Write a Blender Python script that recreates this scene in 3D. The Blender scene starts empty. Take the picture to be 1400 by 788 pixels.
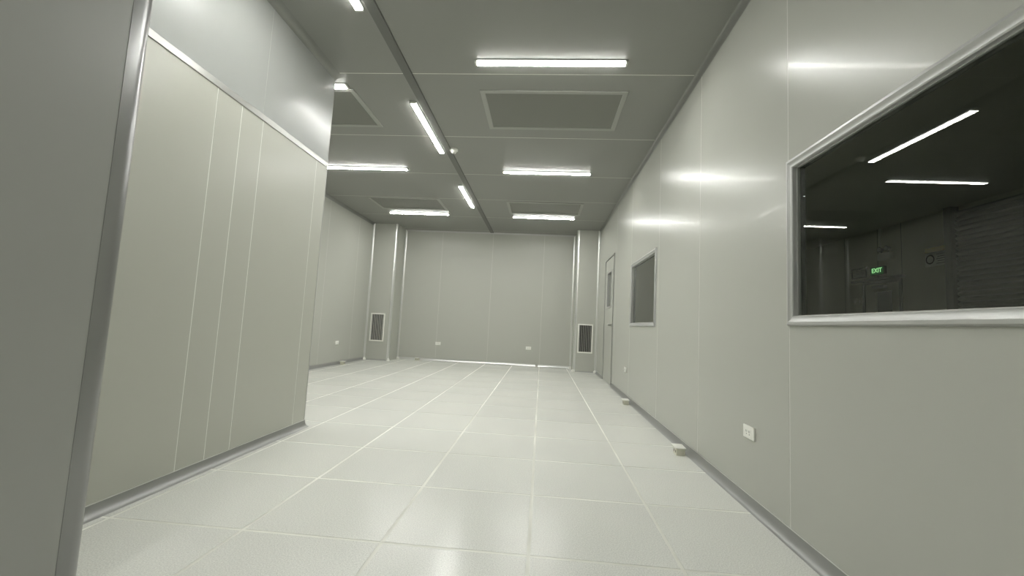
import bpy, bmesh, math, random
from mathutils import Vector, Matrix

random.seed(4)
SC = bpy.context.scene
COL = SC.collection

# ---------------------------------------------------------------- camera
CAM_H = 0.92
YAW, PITCH, ROLL, FPX = -0.0743625, 0.0860962, 0.0509845, 572.29
cam = bpy.data.objects.new('camera', bpy.data.cameras.new('camera'))
COL.objects.link(cam)
fw = Vector((math.sin(YAW) * math.cos(PITCH), math.cos(YAW) * math.cos(PITCH), math.sin(PITCH)))
r0 = Vector((math.cos(YAW), -math.sin(YAW), 0))
u0 = r0.cross(fw)
rr = math.cos(ROLL) * r0 + math.sin(ROLL) * u0
uu = -math.sin(ROLL) * r0 + math.cos(ROLL) * u0
mw = Matrix((rr, uu, -fw)).transposed().to_4x4()
mw.translation = (0, 0, CAM_H)
cam.matrix_world = mw
cam.data.sensor_fit = 'HORIZONTAL'
cam.data.sensor_width = 36
cam.data.lens = FPX / 1400 * 36
cam.data.clip_start = 0.02
SC.camera = cam

# ---------------------------------------------------------------- world, exposure, lamp strength
w = bpy.data.worlds.new('night')
SC.world = w
w.use_nodes = True
w.node_tree.nodes['Background'].inputs[0].default_value = (0.02, 0.022, 0.025, 1)
w.node_tree.nodes['Background'].inputs[1].default_value = 0.1
vs = SC.view_settings
vs.view_transform = 'Standard'
vs.look = 'None'
vs.gamma = 1
vs.use_curve_mapping = False
vs.exposure = 0.0
LAMP = 98.0
LAMP_COL = (1.0, 1.0, 0.96, 1)
SC.cycles.use_denoising = True
SC.cycles.max_bounces = 12
SC.cycles.diffuse_bounces = 6
SC.cycles.sample_clamp_indirect = 6

# ---------------------------------------------------------------- room dimensions (metres)
H = 3.0
XR, XL, YB, YF = 1.165, -3.80, 9.46, -2.6     # inner faces of right, left, back wall and the wall behind the camera
XP, YPE = -1.90, 3.395                        # partition face and far end
XF, YFE = -1.437, 1.338                       # near wall face and its end
YPIL = 8.90                                   # front of the corner return-air pillars
X2 = 6.10                                     # far wall of the dark room next door
TW = 0.05                                     # panel thickness

# ---------------------------------------------------------------- materials
def mat(name):
    m = bpy.data.materials.new(name)
    m.use_nodes = True
    nt = m.node_tree
    return m, nt, nt.nodes['Principled BSDF'], nt.nodes, nt.links

def coords(N):
    t = N.new('ShaderNodeTexCoord')
    return t.outputs['Object']

def simple(name, col, rough=0.5, metal=0.0, emit=0, noise=0.0, nscale=40, rnoise=0.0, bump=0.0, spec=0.5, coat=0.0, coat_rough=.05):
    m, nt, b, N, L = mat(name)
    b.inputs['Base Color'].default_value = (*col, 1)
    b.inputs['Roughness'].default_value = rough
    b.inputs['Metallic'].default_value = metal
    b.inputs['Specular IOR Level'].default_value = spec
    b.inputs['Coat Weight'].default_value = coat
    b.inputs['Coat Roughness'].default_value = coat_rough
    if emit:
        b.inputs['Emission Color'].default_value = (*col, 1)
        b.inputs['Emission Strength'].default_value = emit
    if noise or rnoise or bump:
        n = N.new('ShaderNodeTexNoise')
        n.inputs['Scale'].default_value = nscale
        n.inputs['Detail'].default_value = 4
        L.new(coords(N), n.inputs['Vector'])
        if noise:
            mx = N.new('ShaderNodeMix'); mx.data_type = 'RGBA'
            mx.inputs['A'].default_value = (*[c * (1 - noise) for c in col], 1)
            mx.inputs['B'].default_value = (*[min(1, c * (1 + noise)) for c in col], 1)
            L.new(n.outputs['Fac'], mx.inputs['Factor'])
            L.new(mx.outputs['Result'], b.inputs['Base Color'])
        if rnoise:
            mr = N.new('ShaderNodeMapRange')
            mr.inputs['To Min'].default_value = rough - rnoise
            mr.inputs['To Max'].default_value = rough + rnoise
            L.new(n.outputs['Fac'], mr.inputs['Value'])
            L.new(mr.outputs['Result'], b.inputs['Roughness'])
        if bump:
            bp = N.new('ShaderNodeBump')
            bp.inputs['Strength'].default_value = bump
            bp.inputs['Distance'].default_value = 0.002
            L.new(n.outputs['Fac'], bp.inputs['Height'])
            L.new(bp.outputs['Normal'], b.inputs['Normal'])
    return m

M = {}
M['panel'] = simple('painted_steel_panel', (0.470, 0.475, 0.430), 0.27, noise=0.015, nscale=300, spec=0.17, coat=0.03, coat_rough=0.05)
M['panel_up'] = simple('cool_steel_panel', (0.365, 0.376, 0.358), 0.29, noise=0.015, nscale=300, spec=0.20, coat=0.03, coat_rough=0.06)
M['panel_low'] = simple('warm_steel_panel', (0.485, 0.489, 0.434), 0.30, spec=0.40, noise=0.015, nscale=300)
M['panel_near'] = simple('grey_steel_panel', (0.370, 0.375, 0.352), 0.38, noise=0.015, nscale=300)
M['joint_bright'] = simple('white_silicone_joint', (0.80, 0.81, 0.75), 0.45, noise=0.05, nscale=30)
M['joint'] = simple('silicone_joint', (0.56, 0.565, 0.52), 0.4, noise=0.05, nscale=30)
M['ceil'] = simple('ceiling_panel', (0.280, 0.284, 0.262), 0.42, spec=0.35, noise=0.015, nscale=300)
M['ceil_joint'] = simple('ceiling_joint', (0.78, 0.79, 0.72), 0.45, noise=0.08, nscale=12)
M['alu'] = simple('anodised_aluminium', (0.50, 0.505, 0.49), 0.42, metal=0.45)
M['alu_dull'] = simple('dull_aluminium', (0.36, 0.363, 0.35), 0.42, metal=0.4)
M['cove'] = simple('floor_cove_aluminium', (0.33, 0.333, 0.32), 0.45, metal=0.5)
M['alu_bright'] = simple('bright_aluminium', (0.74, 0.745, 0.72), 0.30, metal=0.8)
M['ledge'] = simple('pale_ledge_aluminium', (0.52, 0.523, 0.50), 0.30, metal=0.75)
M['near_profile'] = simple('near_corner_aluminium', (0.28, 0.28, 0.278), 0.28, metal=0.7)
M['strip_dark'] = simple('dark_hanger_strip', (0.155, 0.158, 0.147), 0.5, metal=0.2)
M['ceil_frame'] = simple('filter_frame_paint', (0.35, 0.355, 0.325), 0.4)
M['strip'] = simple('grey_hanger_strip', (0.26, 0.265, 0.245), 0.42, metal=0.3, noise=0.04)
M['white'] = simple('white_plastic', (0.86, 0.86, 0.80), 0.35, noise=0.03)
M['cream'] = simple('cream_plastic', (0.66, 0.65, 0.54), 0.4, noise=0.04)
M['dark'] = simple('dark_slot', (0.03, 0.03, 0.028), 0.6, noise=0.1)
M['slat'] = simple('grey_louvre', (0.42, 0.42, 0.39), 0.4, metal=0.4, noise=0.05)
M['steel'] = simple('satin_steel', (0.45, 0.45, 0.43), 0.3, metal=1.0, rnoise=0.05)
M['rubber'] = simple('grey_sealant', (0.17, 0.175, 0.16), 0.55, noise=0.08)
M['room2'] = simple('next_room_panel', (0.60, 0.61, 0.49), 0.45, noise=0.04, nscale=2)
M['room2_dark'] = simple('next_room_dark_trim', (0.06, 0.062, 0.058), 0.5, noise=0.1)
M['room2_floor'] = simple('next_room_floor', (0.35, 0.36, 0.34), 0.4, noise=0.1, nscale=5)
M['shutter'] = simple('roller_shutter_slat', (0.26, 0.27, 0.24), 0.4, metal=0.3, noise=0.06)
M['yellow'] = simple('yellow_print', (0.62, 0.50, 0.08), 0.5, noise=0.05)
M['ink'] = simple('black_print', (0.04, 0.04, 0.04), 0.5, noise=0.05)
M['exit_face'] = simple('green_sign_face', (0.01, 0.16, 0.03), 0.4, emit=0.15)
M['exit_text'] = simple('lit_letters', (0.45, 1.0, 0.45), 0.4, emit=0.9)
M['lens'] = simple('lamp_lens', (0.75, 0.76, 0.74), 0.1, noise=0.03)

def make_diffuser(name='lit_lamp_diffuser', LAMP=LAMP):
    m, nt, b, N, L = mat(name)
    b.inputs['Base Color'].default_value = (.8, .8, .78, 1)
    b.inputs['Emission Color'].default_value = LAMP_COL
    b.inputs['Emission Strength'].default_value = LAMP
    n = N.new('ShaderNodeTexNoise'); n.inputs['Scale'].default_value = 3
    L.new(coords(N), n.inputs['Vector'])
    mr = N.new('ShaderNodeMapRange')
    mr.inputs['To Min'].default_value = LAMP * .97; mr.inputs['To Max'].default_value = LAMP * 1.03
    L.new(n.outputs['Fac'], mr.inputs['Value']); L.new(mr.outputs['Result'], b.inputs['Emission Strength'])
    return m
M['diffuser'] = make_diffuser()
M['side_lens'] = make_diffuser('lit_lamp_side', LAMP * .05)

def make_tile():
    m, nt, b, N, L = mat('speckled_vinyl_tile')
    c = coords(N)
    geo = N.new('ShaderNodeNewGeometry')
    info = N.new('ShaderNodeObjectInfo')
    big = N.new('ShaderNodeTexNoise'); big.inputs['Scale'].default_value = 1.3; big.inputs['Detail'].default_value = 5
    L.new(geo.outputs['Position'], big.inputs['Vector'])
    base = N.new('ShaderNodeMix'); base.data_type = 'RGBA'
    base.inputs['A'].default_value = (0.69, 0.70, 0.665, 1); base.inputs['B'].default_value = (0.765, 0.767, 0.711, 1)
    L.new(big.outputs['Fac'], base.inputs['Factor'])
    # fine chips
    v = N.new('ShaderNodeTexNoise'); v.inputs['Scale'].default_value = 190; v.inputs['Detail'].default_value = 3; v.inputs['Roughness'].default_value = .7
    L.new(geo.outputs['Position'], v.inputs['Vector'])
    r = N.new('ShaderNodeMapRange'); r.inputs['From Min'].default_value = .32; r.inputs['From Max'].default_value = .68
    r.inputs['To Min'].default_value = .80; r.inputs['To Max'].default_value = 1.16
    L.new(v.outputs['Fac'], r.inputs['Value'])
    mul = N.new('ShaderNodeMix'); mul.data_type = 'RGBA'; mul.blend_type = 'MULTIPLY'; mul.inputs['Factor'].default_value = 1
    L.new(base.outputs['Result'], mul.inputs['A']); L.new(r.outputs['Result'], mul.inputs['B'])
    # tile to tile
    t = N.new('ShaderNodeMapRange'); t.inputs['To Min'].default_value = .965; t.inputs['To Max'].default_value = 1.02
    L.new(info.outputs['Random'], t.inputs['Value'])
    mul2 = N.new('ShaderNodeMix'); mul2.data_type = 'RGBA'; mul2.blend_type = 'MULTIPLY'; mul2.inputs['Factor'].default_value = 1
    L.new(mul.outputs['Result'], mul2.inputs['A']); L.new(t.outputs['Result'], mul2.inputs['B'])
    L.new(mul2.outputs['Result'], b.inputs['Base Color'])
    rr_ = N.new('ShaderNodeMapRange'); rr_.inputs['To Min'].default_value = .20; rr_.inputs['To Max'].default_value = .26
    L.new(big.outputs['Fac'], rr_.inputs['Value']); L.new(rr_.outputs['Result'], b.inputs['Roughness'])
    b.inputs['Specular IOR Level'].default_value = .38
    return m
M['tile'] = make_tile()

def make_grout():
    m, nt, b, N, L = mat('floor_joint')
    n = N.new('ShaderNodeTexNoise'); n.inputs['Scale'].default_value = 1.1; n.inputs['Detail'].default_value = 3
    geo = N.new('ShaderNodeNewGeometry'); L.new(geo.outputs['Position'], n.inputs['Vector'])
    mx = N.new('ShaderNodeMix'); mx.data_type = 'RGBA'
    mx.inputs['A'].default_value = (0.60, 0.60, 0.54, 1); mx.inputs['B'].default_value = (0.83, 0.835, 0.765, 1)
    r = N.new('ShaderNodeMapRange'); r.inputs['From Min'].default_value = .35; r.inputs['From Max'].default_value = .6
    L.new(n.outputs['Fac'], r.inputs['Value']); L.new(r.outputs['Result'], mx.inputs['Factor'])
    L.new(mx.outputs['Result'], b.inputs['Base Color'])
    b.inputs['Roughness'].default_value = .45
    return m
M['grout'] = make_grout()

def make_perf():
    m, nt, b, N, L = mat('perforated_sheet')
    c = coords(N)
    sx = N.new('ShaderNodeSeparateXYZ'); L.new(c, sx.inputs[0])
    def wave(o):
        k = N.new('ShaderNodeMath'); k.operation = 'MULTIPLY'; k.inputs[1].default_value = 2 * math.pi / 0.012; L.new(o, k.inputs[0])
        s = N.new('ShaderNodeMath'); s.operation = 'SINE'; L.new(k.outputs[0], s.inputs[0]); return s.outputs[0]
    p = N.new('ShaderNodeMath'); p.operation = 'MULTIPLY'
    L.new(wave(sx.outputs['X']), p.inputs[0]); L.new(wave(sx.outputs['Y']), p.inputs[1])
    r = N.new('ShaderNodeMapRange'); r.inputs['From Min'].default_value = .15; r.inputs['From Max'].default_value = .35
    L.new(p.outputs[0], r.inputs['Value'])
    mx = N.new('ShaderNodeMix'); mx.data_type = 'RGBA'
    mx.inputs['A'].default_value = (0.25, 0.254, 0.226, 1); mx.inputs['B'].default_value = (0.08, 0.08, 0.072, 1)
    L.new(r.outputs['Result'], mx.inputs['Factor']); L.new(mx.outputs['Result'], b.inputs['Base Color'])
    b.inputs['Roughness'].default_value = .5
    return m
M['perf'] = make_perf()

def make_glass():
    m = bpy.data.materials.new('window_glass'); m.use_nodes = True
    nt = m.node_tree; N = nt.nodes; L = nt.links
    for n in list(N): N.remove(n)
    out = N.new('ShaderNodeOutputMaterial')
    geo = N.new('ShaderNodeNewGeometry')
    dt = N.new('ShaderNodeVectorMath'); dt.operation = 'DOT_PRODUCT'
    L.new(geo.outputs['Incoming'], dt.inputs[0]); L.new(geo.outputs['Normal'], dt.inputs[1])
    ab = N.new('ShaderNodeMath'); ab.operation = 'ABSOLUTE'; L.new(dt.outputs['Value'], ab.inputs[0])
    om = N.new('ShaderNodeMath'); om.operation = 'SUBTRACT'; om.inputs[0].default_value = 1; L.new(ab.outputs[0], om.inputs[1])
    pw = N.new('ShaderNodeMath'); pw.operation = 'POWER'; pw.inputs[1].default_value = 5; L.new(om.outputs[0], pw.inputs[0])
    ml = N.new('ShaderNodeMath'); ml.operation = 'MULTIPLY_ADD'; ml.inputs[1].default_value = .70; ml.inputs[2].default_value = .04
    L.new(pw.outputs[0], ml.inputs[0])
    tr = N.new('ShaderNodeBsdfTransparent'); tr.inputs[0].default_value = (.94, .96, .92, 1)
    gl = N.new('ShaderNodeBsdfGlossy'); gl.inputs['Roughness'].default_value = 0.0; gl.inputs[0].default_value = (1, 1, 1, 1)
    mx = N.new('ShaderNodeMixShader')
    L.new(ml.outputs[0], mx.inputs[0]); L.new(tr.outputs[0], mx.inputs[1]); L.new(gl.outputs[0], mx.inputs[2])
    L.new(mx.outputs[0], out.inputs[0])
    return m
M['glass'] = make_glass()

# ---------------------------------------------------------------- mesh helpers
def finish(name, bm, m, parent=None, loc=(0, 0, 0), smooth=False):
    bmesh.ops.recalc_face_normals(bm, faces=bm.faces)
    me = bpy.data.meshes.new(name)
    bm.to_mesh(me); bm.free()
    me.materials.append(M[m])
    if smooth:
        for p in me.polygons: p.use_smooth = True
        try: me.set_sharp_from_angle(angle=math.radians(35))
        except Exception: pass
    o = bpy.data.objects.new(name, me)
    COL.objects.link(o)
    o.location = loc
    if parent is not None: o.parent = parent
    return o

def box(bm, x0, x1, y0, y1, z0, z1, bevel=0.0, seg=2):
    vs_ = [bm.verts.new(p) for p in ((x0, y0, z0), (x1, y0, z0), (x1, y1, z0), (x0, y1, z0), (x0, y0, z1), (x1, y0, z1), (x1, y1, z1), (x0, y1, z1))]
    fs = [bm.faces.new([vs_[i] for i in f]) for f in ((0, 3, 2, 1), (4, 5, 6, 7), (0, 1, 5, 4), (1, 2, 6, 5), (2, 3, 7, 6), (3, 0, 4, 7))]
    if bevel:
        es = {e for f in fs for e in f.edges}
        bmesh.ops.bevel(bm, geom=list(es), offset=bevel, segments=seg, affect='EDGES', profile=.5)

def boxobj(name, b, m, parent=None, loc=(0, 0, 0), bevel=0.0, seg=2):
    bm = bmesh.new(); box(bm, *b, bevel=bevel, seg=seg)
    return finish(name, bm, m, parent, loc, smooth=bevel > 0)

def prism(bm, pts, axis, a, b):
    """extrude a 2-D outline along x, y or z; outline is (y,z), (x,z) or (x,y)"""
    def P(p, t):
        return {'x': (t, p[0], p[1]), 'y': (p[0], t, p[1]), 'z': (p[0], p[1], t)}[axis]
    A = [bm.verts.new(P(p, a)) for p in pts]; B = [bm.verts.new(P(p, b)) for p in pts]
    n = len(pts)
    bm.faces.new(A); bm.faces.new(B[::-1])
    for i in range(n): bm.faces.new((A[i], A[(i + 1) % n], B[(i + 1) % n], B[i]))

def cyl(bm, c, r, h, axis='z', seg=20, r2=None):
    r2 = r if r2 is None else r2
    A, B = [], []
    for i in range(seg):
        a = 2 * math.pi * i / seg; ca, sa = math.cos(a), math.sin(a)
        for lst, rad, t in ((A, r, 0), (B, r2, h)):
            if axis == 'z': p = (c[0] + rad * ca, c[1] + rad * sa, c[2] + t)
            elif axis == 'x': p = (c[0] + t, c[1] + rad * ca, c[2] + rad * sa)
            else: p = (c[0] + rad * ca, c[1] + t, c[2] + rad * sa)
            lst.append(bm.verts.new(p))
    bm.faces.new(A); bm.faces.new(B[::-1])
    for i in range(seg): bm.faces.new((A[i], A[(i + 1) % seg], B[(i + 1) % seg], B[i]))

def minus(rect, holes):
    """rectangle (u0,u1,v0,v1) minus holes -> list of rectangles"""
    out = [rect]
    for h in holes:
        nxt = []
        for (a, b, c, d) in out:
            u0, u1, v0, v1 = max(a, h[0]), min(b, h[1]), max(c, h[2]), min(d, h[3])
            if u0 >= u1 or v0 >= v1: nxt.append((a, b, c, d)); continue
            if a < u0: nxt.append((a, u0, c, d))
            if u1 < b: nxt.append((u1, b, c, d))
            if c < v0: nxt.append((u0, u1, c, v0))
            if v1 < d: nxt.append((u0, u1, v1, d))
        out = nxt
    return out

def slab(bm, axis, t0, t1, rects):
    for (u0, u1, v0, v1) in rects:
        if axis == 'x': box(bm, t0, t1, u0, u1, v0, v1)
        elif axis == 'y': box(bm, u0, u1, t0, t1, v0, v1)
        else: box(bm, u0, u1, v0, v1, t0, t1)

def setp(o, label=None, cat=None, group=None, kind=None):
    if label: o['label'] = label
    if cat: o['category'] = cat
    if group: o['group'] = group
    if kind: o['kind'] = kind
    return o

def empty(name, loc, label, cat, group=None, kind=None):
    o = bpy.data.objects.new(name, None); COL.objects.link(o)
    o.location = loc; o.empty_display_size = .05
    return setp(o, label, cat, group, kind)

JG = 0.004   # half joint width
PT = 0.0005   # panel stands proud of the joint by this

def panelled(name, axis, face, sign, rect, useams, vseams, holes, pm, jm, label, cat='wall', thick=TW, jg=JG, pt=PT):
    """a wall or ceiling: a joint-coloured core and one child mesh for each panel. face = room-side plane, sign = direction into the room"""
    bm = bmesh.new()
    core = face - sign * pt
    back = face - sign * thick
    slab(bm, axis, min(core, back), max(core, back), minus(rect, holes))
    root = finish(name, bm, jm)
    setp(root, label, cat, kind='structure')
    us = [rect[0]] + [s for s in useams if rect[0] < s < rect[1]] + [rect[1]]
    vs2 = [rect[2]] + [s for s in vseams if rect[2] < s < rect[3]] + [rect[3]]
    for i in range(len(us) - 1):
        for j in range(len(vs2) - 1):
            r = (us[i] + (jg if i else 0), us[i + 1] - (jg if i < len(us) - 2 else 0), vs2[j] + (jg if j else 0), vs2[j + 1] - (jg if j < len(vs2) - 2 else 0))
            rects = minus(r, holes)
            if not rects: continue
            bm = bmesh.new(); slab(bm, axis, min(core, face), max(core, face), rects)
            finish('panel', bm, pm if isinstance(pm, str) else pm(i, j), root)
    return root

# ---------------------------------------------------------------- setting: floor
bm = bmesh.new(); box(bm, XL - TW, XR + TW, YF - TW, YB + TW, -0.12, -0.0008)
floor = setp(finish('floor', bm, 'grout'), 'pale grey speckled tile floor with light joints', 'floor', kind='structure')
TS, TX0, TY0, GAP = 0.6034, -1.821, 1.764, 0.008
shared = {}
i0, i1 = math.floor((XL - TX0) / TS), math.ceil((XR - TX0) / TS)
j0, j1 = math.floor((YF - TY0) / TS), math.ceil((YB - TY0) / TS)
for i in range(i0, i1):
    for j in range(j0, j1):
        a, b = max(XL, TX0 + i * TS + GAP), min(XR, TX0 + (i + 1) * TS - GAP)
        c, d = max(YF, TY0 + j * TS + GAP), min(YB, TY0 + (j + 1) * TS - GAP)
        if b - a < .01 or d - c < .01: continue
        key = (round(b - a, 4), round(d - c, 4))
        if key not in shared:
            bm = bmesh.new(); box(bm, 0, b - a, 0, d - c, -0.0008, 0.0)
            o = finish('tile', bm, 'tile', floor, (a, c, 0)); shared[key] = o.data
        else:
            o = bpy.data.objects.new('tile', shared[key]); COL.objects.link(o); o.location = (a, c, 0); o.parent = floor

# ---------------------------------------------------------------- ceiling
CSEAM = [3.317 + 1.19 * k for k in range(-5, 6)]
ceiling = panelled('ceiling', 'z', H, -1, (XL - TW, XR + TW, YF - TW, YB + TW), [-1.228], CSEAM, [], 'ceil', 'ceil_joint', 'grey panel ceiling with thin pale joints', 'ceiling', thick=.06, jg=.0045, pt=.0004)
bm = bmesh.new(); prism(bm, [(-1.268, H), (-1.188, H), (-1.192, H - .012), (-1.264, H - .012)], 'y', YF, YB)
setp(finish('trim_1', bm, 'strip_dark'), 'dark grey strip running the length of the ceiling', 'trim', kind='structure')

# ---------------------------------------------------------------- walls
W1 = (0.86, 2.066, 0.977, 1.776)      # big window (y0,y1,z0,z1)
W2 = (4.395, 5.62, 0.967, 1.793)      # small window
D1 = (6.985, 7.925, 0.0, 2.19)        # door
RS = [-1.6, -0.45, 0.80, 2.070, 3.212, 4.325, 5.66, 6.80]
panelled('wall_right', 'x', XR, -1, (YF, YB, 0, H), RS, [], [W1, W2, D1], 'panel', 'joint', 'long grey panel wall with two dark windows and a door')
BS = [-2.37, -1.19, -0.012]
panelled('wall_back', 'y', YB, -1, (XL, XR, 0, H), BS, [], [], 'panel', 'joint', 'grey panel wall at the far end between two pillars')
LS = [-1.4, -.2, 1.0, 2.2, 3.4, 4.6, 5.8, 7.0, 8.2]
panelled('wall_left', 'x', XL, 1, (YF, YB, 0, H), LS, [], [], 'panel', 'joint', 'grey panel wall seen past the partition end')
panelled('wall_front', 'y', YF, 1, (XL, XR, 0, H), [-2.6, -1.45, -.3, .7], [], [], 'panel', 'joint', 'grey panel wall behind the camera')

# partition: lower warm panels, ledge, upper cool panels
RAIL0, RAIL1 = 2.186, 2.216
RC = 0.018
PTH = 0.10
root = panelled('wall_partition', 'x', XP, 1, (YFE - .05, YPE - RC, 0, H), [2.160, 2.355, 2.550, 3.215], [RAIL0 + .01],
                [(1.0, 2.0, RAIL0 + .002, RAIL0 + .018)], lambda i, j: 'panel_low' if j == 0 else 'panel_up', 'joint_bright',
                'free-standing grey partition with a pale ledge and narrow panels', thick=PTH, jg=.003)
# upper part has one joint only: cover the others by rebuilding the upper row
for ch in [c for c in root.children]:
    zs = [v.co.z for v in ch.data.vertices]
    if min(zs) > RAIL0 - .01: bpy.data.objects.remove(ch)
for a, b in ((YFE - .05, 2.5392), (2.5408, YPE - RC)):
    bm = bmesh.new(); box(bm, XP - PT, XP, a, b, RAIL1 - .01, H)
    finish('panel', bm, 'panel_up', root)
bm = bmesh.new(); prism(bm, [(XP - PT, RAIL0 - .005), (XP + .004, RAIL0 - .005), (XP + .005, RAIL0 - .003), (XP + .005, RAIL1 + .003), (XP + .004, RAIL1 + .005), (XP - PT, RAIL1 + .005)], 'y', YFE, YPE - RC)
setp(finish('ledge', bm, 'ledge', root), 'pale aluminium ledge strip')

def arc(cx, cy, r, a0, a1, n=8):
    return [(cx + r * math.cos(math.radians(a0 + (a1 - a0) * k / n)), cy + r * math.sin(math.radians(a0 + (a1 - a0) * k / n))) for k in range(n + 1)]

# rounded aluminium end profile of the partition
pts = arc(XP - RC + .002, YPE - RC, RC, 0, 90) + arc(XP - PTH + RC - .002, YPE - RC, RC, 90, 180)
bm = bmesh.new(); prism(bm, pts, 'z', 0, H)
setp(finish('end_profile', bm, 'alu', root, smooth=True), 'rounded aluminium end profile')

# near wall on the left, with a rounded corner profile
RF = 0.06
pts = [(XF, YF)] + arc(XF - RF, YFE - RF, RF, 0, 90, 10) + [(XP - PTH, YFE), (XP - PTH, YF)]
bm = bmesh.new(); prism(bm, pts, 'z', 0, H)
near = setp(finish('wall_near', bm, 'panel_near', smooth=True), 'plain dull grey wall end close on the left with rounded corner', 'wall', kind='structure')
pts = [(XF + .001, YFE - RF - .035)] + arc(XF - RF, YFE - RF, RF + .001, 0, 90, 12) + [(XF - RF - .02, YFE + .001), (XF - RF - .02, YFE - .002)] + arc(XF - RF, YFE - RF, RF - .002, 90, 0, 12) + [(XF - .002, YFE - RF - .035)]
bm = bmesh.new(); prism(bm, pts, 'z', 0, H)
setp(finish('corner_profile', bm, 'near_profile', near, smooth=True), 'rounded aluminium corner profile')

# corner pillars
def pillar(name, side, x_wall, x_edge, label):
    RP = .045
    s = 1 if x_edge > x_wall else -1
    cxx = x_edge - s * RP
    a = arc(cxx, YPIL + RP, RP, 0, -90) if s > 0 else arc(cxx, YPIL + RP, RP, 180, 270)
    pts = [(x_wall, YB), (x_edge, YB)] + a + [(x_wall, YPIL)]
    bm = bmesh.new(); prism(bm, pts, 'z', 0, H)
    root = setp(finish(name, bm, 'panel', smooth=True), label, 'pillar', kind='structure')
    # convex corner profile
    RO, RI = RP + .003, RP - .002
    ao = arc(cxx, YPIL + RP, RO, 0, -90) if s > 0 else arc(cxx, YPIL + RP, RO, 180, 270)
    ai = arc(cxx, YPIL + RP, RI, -90, 0) if s > 0 else arc(cxx, YPIL + RP, RI, 270, 180)
    bm = bmesh.new(); prism(bm, ao + ai, 'z', 0.02, H)
    setp(finish('corner_profile', bm, 'alu_bright', root, smooth=True), 'shiny rounded aluminium corner')
    # concave coves at the inner corners
    def cove(cx, cy, dx, dy, r=.035):
        pts = [(cx, cy)] + [(cx + dx * r * (1 - math.sin(t)), cy + dy * r * (1 - math.cos(t))) for t in [math.pi / 2 * k / 8 for k in range(9)]]
        bm = bmesh.new(); prism(bm, pts, 'z', 0.02, H)
        setp(finish('corner_cove', bm, 'alu_bright', root, smooth=True), 'shiny aluminium corner cove')
    cove(x_wall, YPIL, s, -1)
    cove(x_edge, YB, s, -1)
    # white plastic caps where the profiles meet the floor
    for (px_, py_) in ((x_wall + s * .022, YPIL - .022), (x_edge - s * .006, YPIL + .006), (x_edge + s * .022, YB - .022)):
        bm = bmesh.new()
        bmesh.ops.create_uvsphere(bm, u_segments=14, v_segments=8, radius=.040)
        bmesh.ops.scale(bm, vec=(1, 1, 1.3), verts=bm.verts)
        bmesh.ops.delete(bm, geom=[v for v in bm.verts if v.co.z < -.001], context='VERTS')
        setp(finish('base_cap', bm, 'white', root, (px_, py_, 0.001), smooth=True), 'white plastic base cap')
    return root
pillar('wall_pillar_left', 'left', XL, -3.255, 'left far corner pillar with shiny edges and a white-framed grille')
pillar('wall_pillar_right', 'right', XR, 0.690, 'right far corner pillar beside the door with a white-framed grille')

# ---------------------------------------------------------------- coves: floor and ceiling
def cove_pts(a, b, n=8):
    return [(0, 0)] + [(a * (1 - math.sin(t)), b * (1 - math.cos(t))) for t in [math.pi / 2 * k / n for k in range(n + 1)]]

def cove_run(name, axis, t0, t1, pos, sign, z, zs, a, b, m, label, cat='baseboard', parent=None):
    pts = [(pos + sign * u, z + zs * v) for u, v in cove_pts(a, b)]
    bm = bmesh.new(); prism(bm, pts, axis, t0, t1)
    o = finish(name, bm, m, parent, smooth=True)
    if parent is None: setp(o, label, cat, kind='structure')
    return o
bb = cove_run('baseboard_right', 'y', YF, D1[0] - .005, XR, -1, 0, 1, .034, .060, 'cove', 'aluminium cove along the foot of the right wall')
cove_run('baseboard_right', 'y', D1[1] + .005, YPIL, XR, -1, 0, 1, .034, .060, 'alu_dull', 'short aluminium cove between the door and the pillar')
cove_run('baseboard_left', 'y', YF, YPIL, XL, 1, 0, 1, .034, .060, 'alu_dull', 'dark cove along the foot of the left wall')
cove_run('baseboard_back', 'x', -3.255, -0.10, YB, -1, 0, 1, .036, .055, 'alu_bright', 'bright cove along the foot of the far wall')
cove_run('baseboard_back', 'x', -0.04, 0.69, YB, -1, 0, 1, .036, .055, 'alu_bright', 'short bright cove at the right end of the far wall')
bp = cove_run('baseboard_partition', 'y', YFE, YPE, XP, 1, 0, 1, .040, .052, 'cove', 'aluminium cove along the foot of the partition')
cove_run('baseboard_near', 'y', YF, YFE - RF, XF, 1, 0, 1, .045, .055, 'alu_dull', 'cove along the foot of the near left wall')
cove_run('baseboard_pillar', 'x', XL, -3.255, YPIL, -1, 0, 1, .016, .020, 'alu_dull', 'thin cove at the foot of the left pillar')
cove_run('baseboard_pillar', 'x', .69, XR, YPIL, -1, 0, 1, .016, .020, 'alu_dull', 'thin cove at the foot of the right pillar')
boxobj('lip', (XR - .0025, XR, YF, D1[0] - .005, .060, .064), 'alu_bright', bb)
boxobj('lip', (XP, XP + .0025, YFE, YPE - RC, .052, .056), 'alu_bright', bp)
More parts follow.
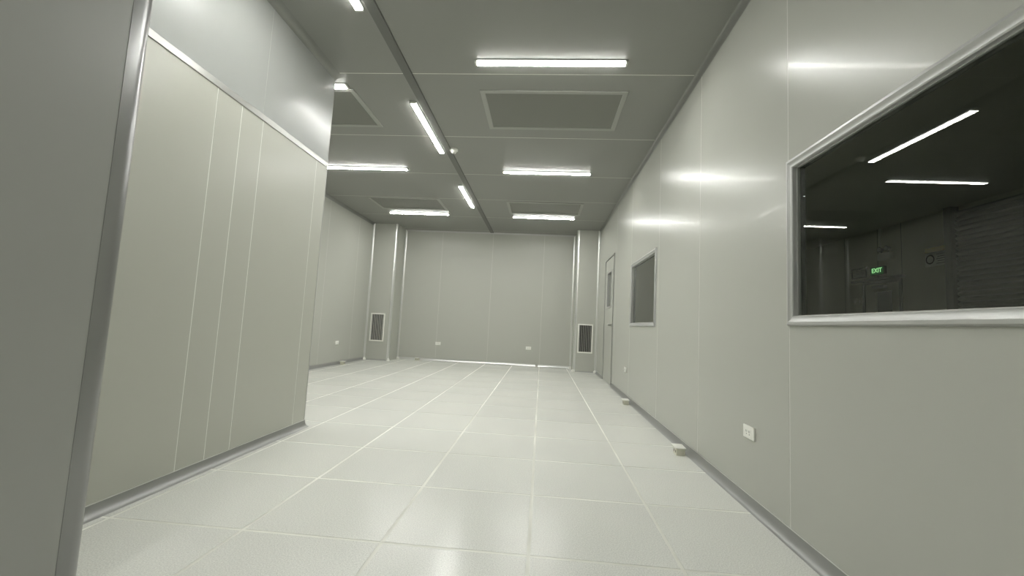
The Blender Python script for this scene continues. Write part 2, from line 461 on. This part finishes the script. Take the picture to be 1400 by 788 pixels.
# swept corner pieces at the two wall ends
def cove_corner(name, cx, cy, r, a0, a1, a, b, m, label, zoff=0.0):
    bm = bmesh.new()
    prof = cove_pts(a, b); n = 12; rings = []
    for k in range(n + 1):
        t = math.radians(a0 + (a1 - a0) * k / n)
        rings.append([bm.verts.new((cx + (r + u) * math.cos(t), cy + (r + u) * math.sin(t), zoff + v)) for u, v in prof])
    for k in range(n):
        for q in range(len(prof)):
            q2 = (q + 1) % len(prof)
            bm.faces.new((rings[k][q], rings[k][q2], rings[k + 1][q2], rings[k + 1][q]))
    bm.faces.new(rings[0]); bm.faces.new(rings[-1][::-1])
    return setp(finish(name, bm, m, smooth=True), label, 'baseboard', kind='structure')
cove_corner('baseboard_near_corner', XF - RF, YFE - RF, RF, 0, 90, .045, .055, 'alu_dull', 'rounded cove piece at the foot of the near wall corner')
cove_corner('baseboard_partition_corner', XP - RC, YPE - RC, RC, 0, 90, .040, .052, 'cove', 'rounded cove piece at the foot of the partition end')
cove_run('trim_2', 'y', YF, YPIL, XR, -1, H, -1, .022, .075, 'strip', 'grey cove where the right wall meets the ceiling', 'trim')
cove_run('trim_3', 'y', YFE, YPE - .01, XP, 1, H, -1, .070, .035, 'strip', 'grey cove where the partition meets the ceiling', 'trim')
cove_run('trim_4', 'y', YF, YPIL, XL, 1, H, -1, .03, .06, 'strip', 'dark cove where the left wall meets the ceiling', 'trim')
cove_run('trim_5', 'x', -3.255, .69, YB, -1, H, -1, .03, .035, 'alu', 'pale cove where the far wall meets the ceiling', 'trim')

# ---------------------------------------------------------------- windows and door in the right wall
def window(name, w_, label, fwid=.046):
    y0, y1, z0, z1 = w_
    root = empty(name, (XR, (y0 + y1) / 2, z0), label, 'window', kind='structure')
    cy_, cz_ = (y0 + y1) / 2, z0
    Y0, Y1, Z1 = y0 - cy_, y1 - cy_, z1 - z0
    xo, xi = -.016, .0
    # profile across the frame: outer edge u=0 to inner edge u=fwid, x stand-off (negative = into the room)
    prof = [(0.0, .001), (0.0, -.006), (.006, -.016), (.018, -.019), (.026, -.014), (.030, -.012), (fwid - .004, -.012), (fwid, -.008), (fwid, .026), (0.0, .026)]
    def bar(P, Q, n, ext):   # mitred bar from corner P to Q, n = inward normal
        bm = bmesh.new()
        A, B = [], []
        d = (Vector(Q) - Vector(P)).normalized()
        for u, x in prof:
            a = Vector(P) + Vector(n) * u + d * u; b = Vector(Q) + Vector(n) * u - d * u
            A.append(bm.verts.new((x, a.x, a.y))); B.append(bm.verts.new((x, b.x, b.y)))
        k = len(prof)
        bm.faces.new(A); bm.faces.new(B[::-1])
        for i in range(k): bm.faces.new((A[i], A[(i + 1) % k], B[(i + 1) % k], B[i]))
        finish('frame_bar', bm, 'alu', root, smooth=True)
    bar((Y0, 0), (Y1, 0), (0, 1), 0); bar((Y1, 0), (Y1, Z1), (-1, 0), 0)
    bar((Y1, Z1), (Y0, Z1), (0, -1), 0); bar((Y0, Z1), (Y0, 0), (1, 0), 0)
    # glass pane and its gasket
    g = boxobj('pane', (.016, .022, Y0 + fwid - .001, Y1 - fwid + .001, fwid - .001, Z1 - fwid + .001), 'glass', root)
    bm = bmesh.new()
    slab(bm, 'x', .010, .0155, minus((Y0 + fwid - .001, Y1 - fwid + .001, fwid - .001, Z1 - fwid + .001), [(Y0 + fwid + .004, Y1 - fwid - .004, fwid + .004, Z1 - fwid - .004)]))
    finish('gasket', bm, 'alu_bright', root)
    bm = bmesh.new()
    slab(bm, 'x', .0262, .0495, minus((Y0, Y1, 0, Z1), [(Y0 + fwid, Y1 - fwid, fwid, Z1 - fwid)]))
    finish('rear_spacer', bm, 'dark', root)
    return root
window('window_1', W1, 'large dark window close on the right reflecting the ceiling lights')
window('window_2', W2, 'smaller grey window between the door and the large window')

y0, y1, z0, z1 = D1
door = empty('door_1', (XR, (y0 + y1) / 2, 0), 'grey flush door with narrow vision pane by the far right corner', 'door', kind='structure')
hw = (y1 - y0) / 2
FW = .024
bm = bmesh.new(); slab(bm, 'x', -.010, .049, minus((-hw, hw, 0, z1), [(-hw + FW, hw - FW, -1, z1 - FW)]))
finish('door_frame', bm, 'strip', door)
vp = (-.27, .17, 1.29, 1.93)      # vision pane, local y and z
lf = bmesh.new(); slab(lf, 'x', -.004, .040, minus((-hw + FW + .008, hw - FW - .008, .010, z1 - FW - .008), [vp]))
leaf = finish('door_leaf', lf, 'panel', door)
bm = bmesh.new(); slab(bm, 'x', -.012, .046, minus((vp[0] - .001, vp[1] + .001, vp[2] - .001, vp[3] + .001), [(vp[0] + .028, vp[1] - .028, vp[2] + .028, vp[3] - .028)]))
finish('pane_frame', bm, 'alu', leaf)
boxobj('pane', (.012, .018, vp[0] + .027, vp[1] - .027, vp[2] + .027, vp[3] - .027), 'glass', leaf)
bm = bmesh.new(); cyl(bm, (-.004, -hw + .115, .99), .027, -.010, 'x'); cyl(bm, (-.014, -hw + .115, .99), .011, -.038, 'x')
box(bm, -.060, -.046, -hw + .105, -hw + .225,   .980, 1.000, bevel=.005)
finish('handle', bm, 'steel', leaf, smooth=True)
bm = bmesh.new(); box(bm, -.006, .049, -hw + FW, hw - FW, 0.0, .007); finish('threshold', bm, 'alu_dull', door)
bm = bmesh.new(); slab(bm, 'x', .012, .030, minus((-hw + FW - .001, hw - FW + .001, .0072, z1 - FW + .001), [(-hw + FW + .007, hw - FW - .007, .0, z1 - FW - .007)])); finish('seal', bm, 'rubber', door)

# ---------------------------------------------------------------- ceiling lamps
def lamp_meshes():
    W, T, Ln = .064, .021, 1.20
    d = {}
    bm = bmesh.new(); box(bm, -Ln / 2, Ln / 2, -W / 2, W / 2, -.007, 0); d['housing'] = (bm, 'alu')
    bm = bmesh.new()
    prism(bm, [(-W / 2 + .004, -.007), (W / 2 - .004, -.007), (W / 2 - .006, -T + .0035), (-W / 2 + .006, -T + .0035)], 'x', -Ln / 2 + .018, Ln / 2 - .018)
    d['side_lens'] = (bm, 'side_lens')
    bm = bmesh.new()
    prism(bm, [(-W / 2 + .0065, -T + .0034), (W / 2 - .0065, -T + .0034), (W / 2 - .009, -T), (-W / 2 + .009, -T)], 'x', -Ln / 2 + .018, Ln / 2 - .018)
    d['diffuser'] = (bm, 'diffuser')
    return d, Ln, W, T
lamp_proto = None
def lamp(cx_, cy_, rot, label, group):
    global lamp_proto
    root = empty('ceiling_light', (cx_, cy_, H), label, 'ceiling light', group)
    root.rotation_euler[2] = rot
    if lamp_proto is None:
        d, Ln, W, T = lamp_meshes()
        lamp_proto = []
        for n, (bm, m) in d.items(): lamp_proto.append(finish(n, bm, m, root))
        for s in (-1, 1):
            bm = bmesh.new(); a, b = sorted((s * Ln / 2, s * (Ln / 2 - .018)))
            box(bm, a, b, -W / 2 + .002, W / 2 - .002, -T, -.007, bevel=.003)
            lamp_proto.append(finish('end_cap', bm, 'white', root))
    else:
        for p in lamp_proto:
            c = p.copy(); COL.objects.link(c); c.parent = root
    return root
GL = 'slim tube lamps on the ceiling'
lamp(-.022, 3.148, 0, 'nearest cross-wise ceiling lamp, in front of the large filter panel', GL)
lamp(-.022, 5.550, 0, 'cross-wise ceiling lamp on the right, second from the camera', GL)
lamp(-.052, 7.940, 0, 'farthest cross-wise ceiling lamp on the right, before the far wall', GL)
lamp(-2.442, 3.500, 0, 'ceiling lamp mostly hidden by the partition end, only its tip showing', GL)
lamp(-2.537, 5.530, 0, 'cross-wise ceiling lamp cut off by the partition edge', GL)
lamp(-2.484, 7.905, 0, 'farthest cross-wise ceiling lamp on the left, near the left pillar', GL)
lamp(-1.323, 1.985, math.pi / 2, 'lengthwise ceiling lamp cut off by the top of the picture', GL)
lamp(-1.323, 4.355, math.pi / 2, 'lengthwise ceiling lamp beside the dark strip, next to the detector', GL)
lamp(-1.335, 6.765, math.pi / 2, 'farthest lengthwise ceiling lamp beside the dark strip', GL)
lamp(-1.323, -0.42, math.pi / 2, 'lengthwise ceiling lamp behind the camera', GL)
lamp(-.022, -1.64, 0, 'cross-wise ceiling lamp behind the camera', GL)

# ---------------------------------------------------------------- ceiling filter units
def filter_unit(x0, x1, y0, y1, label):
    cx_, cy_ = (x0 + x1) / 2, (y0 + y1) / 2
    root = empty('filter_unit', (cx_, cy_, H), label, 'ceiling vent', 'perforated filter panels in the ceiling')
    hx, hy, f = (x1 - x0) / 2, (y1 - y0) / 2, .045
    for (P, Q, n) in (((-hx, -hy), (hx, -hy), (0, 1)), ((hx, -hy), (hx, hy), (-1, 0)), ((hx, hy), (-hx, hy), (0, -1)), ((-hx, hy), (-hx, -hy), (1, 0))):
        prof = [(0, 0), (0, -.006), (.004, -.010), (f - .006, -.010), (f, -.006), (f, 0)]
        bm = bmesh.new(); A, B = [], []
        d = (Vector(Q) - Vector(P)).normalized()
        for u, z in prof:
            a = Vector(P) + Vector(n) * u + d * u; b = Vector(Q) + Vector(n) * u - d * u
            A.append(bm.verts.new((a.x, a.y, z))); B.append(bm.verts.new((b.x, b.y, z)))
        k = len(prof); bm.faces.new(A); bm.faces.new(B[::-1])
        for i in range(k): bm.faces.new((A[i], A[(i + 1) % k], B[(i + 1) % k], B[i]))
        finish('frame_bar', bm, 'ceil_frame', root)
    boxobj('perforated_sheet', (-hx + f - .002, hx - f + .002, -hy + f - .002, hy - f + .002, -.004, 0), 'perf', root)
    return root
filter_unit(-.645, .672, 3.556, 4.292, 'large perforated ceiling panel behind the nearest cross-wise lamp')
filter_unit(-.690, .620, 6.955, 7.700, 'far perforated ceiling panel on the right, behind the lamp by the far wall')
filter_unit(-3.10, -1.820, 3.556, 4.292, 'perforated ceiling panel half hidden by the partition edge')
filter_unit(-3.12, -1.850, 6.900, 7.620, 'far perforated ceiling panel on the left, near the left pillar')

# ceiling detector
det = empty('smoke_detector', (-1.155, 4.86, H), 'small white round detector on the ceiling beside the dark strip', 'detector')
bm = bmesh.new(); cyl(bm, (0, 0, -.016), .050, .016, 'z', 24); finish('base', bm, 'white', det)
bm = bmesh.new(); cyl(bm, (0, 0, -.046), .026, .031, 'z', 24, .042); finish('sensor_head', bm, 'white', det, smooth=True)
bm = bmesh.new(); cyl(bm, (0, 0, -.052), .010, .007, 'z', 16); finish('sensor_tip', bm, 'steel', det)

# ---------------------------------------------------------------- return-air grilles on the pillars
def grille(x0, x1, z0, z1, label):
    cx_ = (x0 + x1) / 2
    root = empty('air_grille', (cx_, YPIL, z0), label, 'air vent', 'return-air grilles low on the pillars')
    hx, hz, f = (x1 - x0) / 2, z1 - z0, .026
    bm = bmesh.new()
    slab(bm, 'y', -.014, 0, minus((-hx, hx, 0, hz), [(-hx + f, hx - f, f, hz - f)]))
    finish('frame', bm, 'white', root)
    boxobj('backing', (-hx + f - .001, hx - f + .001, -.003, 0, f - .001, hz - f + .001), 'dark', root)
    n = 7
    step = (2 * hx - 2 * f) / n
    bm = bmesh.new(); prism(bm, [(-.011, -.0125), (-.006, -.0125), (.004, -.0035), (-.001, -.0035)], 'z', f, hz - f)
    s0 = finish('slat', bm, 'slat', root, (-hx + f + step * .5, 0, 0))
    for k in range(1, n):
        c = s0.copy(); COL.objects.link(c); c.parent = root; c.location = (-hx + f + step * (k + .5), 0, 0)
    return root
grille(-3.705, -3.392, .405, 1.012, 'white-framed air grille low on the left far pillar')
grille(.766, 1.078, .395, 1.000, 'white-framed air grille low on the right far pillar by the door')

# ---------------------------------------------------------------- wall outlets
def outlet(loc, rotz, label):
    """faces -y before rotation"""
    root = empty('wall_outlet', loc, label, 'outlet', 'white double sockets on the walls')
    root.rotation_euler[2] = rotz
    boxobj('plate', (-.060, .060, -.011, 0, -.035, .035), 'white', root, bevel=.004)
    boxobj('socket_insert', (-.034, .034, -.0125, -.010, -.022, .022), 'white', root, bevel=.0008, seg=1)
    for sx in (-.016, .016):
        for dx in (-.0055, .0055):
            boxobj('slot', (sx + dx - .0012, sx + dx + .0012, -.0129, -.0121, -.001, .011), 'dark', root)
        bm = bmesh.new(); cyl(bm, (sx, -.0121, -.010), .003, -.0008, 'y', 10); finish('slot', bm, 'dark', root)
    return root
R_W, L_W = -math.pi / 2, math.pi / 2
outlet((XR, 2.440, .396), R_W, 'white double socket on the right wall below the large window')
outlet((XR, 5.850, .381), R_W, 'small white socket on the right wall near the door')
outlet((-2.325, YB, .397), 0, 'left one of two white sockets on the far wall')
outlet((-.267, YB, .402), 0, 'right one of two white sockets on the far wall')
outlet((XL, 7.640, .407), L_W, 'white socket on the left wall beside the left pillar')

# ---------------------------------------------------------------- low socket boxes along the skirting
def floor_box(loc, rotz, label, tilt=-.10):
    root = empty('floor_socket_box', loc, label, 'socket box', 'small cream boxes at the foot of the walls')
    root.rotation_euler[2] = rotz
    bm = bmesh.new(); box(bm, -.042, .042, -.052, .012, .0, .052, bevel=.003); finish('body', bm, 'cream', root, smooth=True)
    bm = bmesh.new(); box(bm, -.052, .052, -.066, .016, -.004, .004, bevel=.0015)
    lid = finish('lid', bm, 'white', root, (0, 0, .0585), smooth=True); lid.rotation_euler = (0, tilt, 0)
    for sx in (-.018, .018):
        boxobj('slot', (sx - .006, sx + .006, -.0528, -.0518, .018, .036), 'dark', root)
    return root
floor_box((XR - .060, 3.360, 0), R_W, 'cream socket box on the floor by the right wall, nearest the camera', 0.06)
floor_box((XR - .060, 5.390, 0), R_W, 'cream socket box on the floor by the right wall, under the smaller window', 0.05)
floor_box((-2.760, YB - .060, 0), 0, 'cream socket box at the foot of the far wall', 0.0)
floor_box((XL + .060, 7.780, 0), L_W, 'cream socket box at the foot of the left wall beside the pillar', 0.0)

# ---------------------------------------------------------------- the dark room behind the right-hand windows
XN0 = XR + TW
bm = bmesh.new(); box(bm, XN0, X2 + .1, -1.0, 11.0, -.12, 0); setp(finish('floor_next_room', bm, 'room2_floor'), 'dim floor of the room behind the windows', 'floor', kind='structure')
bm = bmesh.new(); box(bm, XN0 + .002, X2 + .1, -1.0, 11.0, H, H + .06); setp(finish('ceiling_next_room', bm, 'room2'), 'dim ceiling of the room behind the windows', 'ceiling', kind='structure')
bm = bmesh.new(); box(bm, XN0, X2, 10.95, 11.0, 0, H); setp(finish('wall_next_room_back', bm, 'room2'), 'dim end wall of the room behind the windows', 'wall', kind='structure')
bm = bmesh.new(); box(bm, XN0, X2, -1.0, -.95, 0, H); setp(finish('wall_next_room_front', bm, 'room2'), 'dim near wall of the room behind the windows', 'wall', kind='structure')
bm = bmesh.new(); box(bm, XR, XR + TW, YB + TW + .001, 11.0, 0, H); setp(finish('wall_next_room_side', bm, 'room2'), 'dim side wall of the room behind the windows', 'wall', kind='structure')
D2 = (7.55, 8.42, 0, 2.05)
SH = (3.3, 6.54)
panelled('wall_next_room_far', 'x', X2, -1, (-1.0, 11.0, 0, H), [7.55, 8.06, 8.9], [], [D2], 'room2', 'room2_dark', 'dim wall with an exit door seen through the large window')
# door in the far wall
d2 = empty('door_2', (X2, (D2[0] + D2[1]) / 2, 0), 'dark exit door under the green sign, seen through the window', 'door', kind='structure')
hw2 = (D2[1] - D2[0]) / 2
bm = bmesh.new(); slab(bm, 'x', -.02, .049, minus((-hw2, hw2, 0, 2.05), [(-hw2 + .05, hw2 - .05, -1, 2.0)])); finish('door_frame', bm, 'room2_dark', d2)
bm = bmesh.new(); slab(bm, 'x', .0, .04, minus((-hw2 + .052, hw2 - .052, .01, 1.998), [(-.22, .16, 1.0, 1.85)])); lf2 = finish('door_leaf', bm, 'room2', d2)
boxobj('pane', (.012, .02, -.221, .161, .999, 1.851), 'glass', lf2)
bm = bmesh.new(); box(bm, -.06, .0, -.12, .16, 1.90, 1.96, bevel=.006); finish('door_closer', bm, 'steel', lf2, smooth=True)
bm = bmesh.new(); box(bm, -.05, .0, -hw2 - .06, hw2 + .25, 2.055, 2.10); finish('door_hood', bm, 'room2_dark', d2)
# exit sign
ex = empty('exit_sign', (X2, 8.02, 2.15), 'lit green exit sign seen through the large window', 'sign')
boxobj('sign_case', (-.05, 0, -.155, .155, 0, .15), 'room2_dark', ex, bevel=.006)
boxobj('sign_face', (-.053, -.049, -.145, .145, .01, .14), 'exit_face', ex)
fc = bpy.data.curves.new('lettering', 'FONT'); fc.body = 'EXIT'; fc.align_x = 'CENTER'; fc.align_y = 'CENTER'; fc.size = .115; fc.extrude = .001; fc.offset = .0012
fo = bpy.data.objects.new('lettering_source', fc); COL.objects.link(fo)
bpy.context.view_layer.update()
me = bpy.data.meshes.new_from_object(fo.evaluated_get(bpy.context.evaluated_depsgraph_get()))
bpy.data.objects.remove(fo)
me.name = 'lettering'; me.materials.clear(); me.materials.append(M['exit_text'])
lt = bpy.data.objects.new('lettering', me); COL.objects.link(lt); lt.parent = ex
lt.location = (-.0545, 0, .080); lt.rotation_euler = (math.pi / 2, 0, -math.pi / 2)
# emergency lamp
em = empty('emergency_light', (X2, 7.84, 2.40), 'white twin-head emergency lamp above the exit sign, behind the glass', 'lamp')
boxobj('battery_case', (-.07, 0, -.14, .14, 0, .13), 'white', em, bevel=.008)
for s in (-1, 1):
    bm = bmesh.new(); cyl(bm, (-.045, s * .075, .13), .012, .03, 'z', 12); nk = finish('lamp_neck', bm, 'rubber', em)
    bm = bmesh.new(); cyl(bm, (-.085, s * .075, .195), .048, .07, 'x', 20, .030); hd = finish('lamp_head', bm, 'rubber', em, smooth=True)
    bm = bmesh.new(); cyl(bm, (-.089, s * .075, .195), .040, .005, 'x', 20); finish('lens', bm, 'lens', hd)
bm = bmesh.new(); box(bm, -.02, 0, -.012 + .15, .012 + .15, .06, .60); finish('conduit', bm, 'white', em)
# notice board
nb = empty('notice_board', (X2, 6.90, 2.16), 'white notice with yellow heading and black ring, behind the glass', 'sign')
boxobj('board', (-.008, 0, -.20, .20, 0, .30), 'white', nb)
boxobj('heading', (-.010, -.0079, -.20, .20, .225, .30), 'yellow', nb)
bm = bmesh.new()
o_ = arc(.115, .115, .075, 0, 360, 28)[:-1]; i_ = arc(.115, .115, .056, 0, 360, 28)[:-1]
for k in range(28):
    k2 = (k + 1) % 28
    bm.faces.new([bm.verts.new((-.0095, *p)) for p in (o_[k], o_[k2], i_[k2], i_[k])])
bmesh.ops.remove_doubles(bm, verts=bm.verts, dist=1e-5)
finish('ring', bm, 'ink', nb)
for k in range(5):
    boxobj('text_line', (-.0092, -.0079, -.18, .01 - .02 * (k % 2), .035 + .036 * k, .043 + .036 * k), 'ink', nb)
# switch plates and a louvred vent beside the door
for yy, sl in ((8.62, 'switch plate farther from the exit door, behind the glass'), (8.50, 'switch plate right beside the exit door frame, behind the glass')):
    sp = empty('switch_plate', (X2, yy, 1.62), sl, 'switch', 'switch plates beside the exit door')
    boxobj('plate', (-.012, 0, -.045, .045, 0, .14), 'cream', sp, bevel=.003)
    boxobj('rocker', (-.016, -.011, -.018, .018, .04, .10), 'white', sp)
vt = empty('wall_vent', (X2, 8.50, 2.14), 'dark louvred vent on the wall left of the exit sign, behind the glass', 'air vent')
bm = bmesh.new(); slab(bm, 'x', -.02, 0, minus((-.19, .19, 0, .20), [(-.17, .17, .02, .18)])); finish('frame', bm, 'room2_dark', vt)
boxobj('backing', (-.004, 0, -.171, .171, .019, .181), 'dark', vt)
for k in range(5):
    bm = bmesh.new(); prism(bm, [(-.018, .030 + .030 * k), (-.016, .028 + .030 * k), (-.004, .046 + .030 * k), (-.006, .048 + .030 * k)], 'y', -.17, .17)
    for v in bm.verts: v.co = (v.co.x, v.co.y, v.co.z)
    finish('slat', bm, 'slat', vt)
# roller shutter
sh = empty('roller_shutter', (X2, (SH[0] + SH[1]) / 2, 0), 'closed roller shutter of narrow horizontal slats, behind the glass', 'shutter')
hs = (SH[1] - SH[0]) / 2
for s in (-1, 1):
    bm = bmesh.new(); a, b = sorted((s * hs, s * (hs + .11))); box(bm, -.12, 0, a, b, 0, H - .001); finish('guide_rail', bm, 'room2_dark', sh)
bm = bmesh.new()
prism(bm, [(0, 0)] + [(-.03 - .035 * math.sin(math.pi * k / 6), .004 + .070 * k / 6) for k in range(7)] + [(0, .074)], 'y', -hs, hs)
s0 = finish('slat', bm, 'shutter', sh, (0, 0, .001), smooth=True)
for k in range(1, 39):
    c = s0.copy(); COL.objects.link(c); c.parent = sh; c.location = (0, 0, .001 + .075 * k)
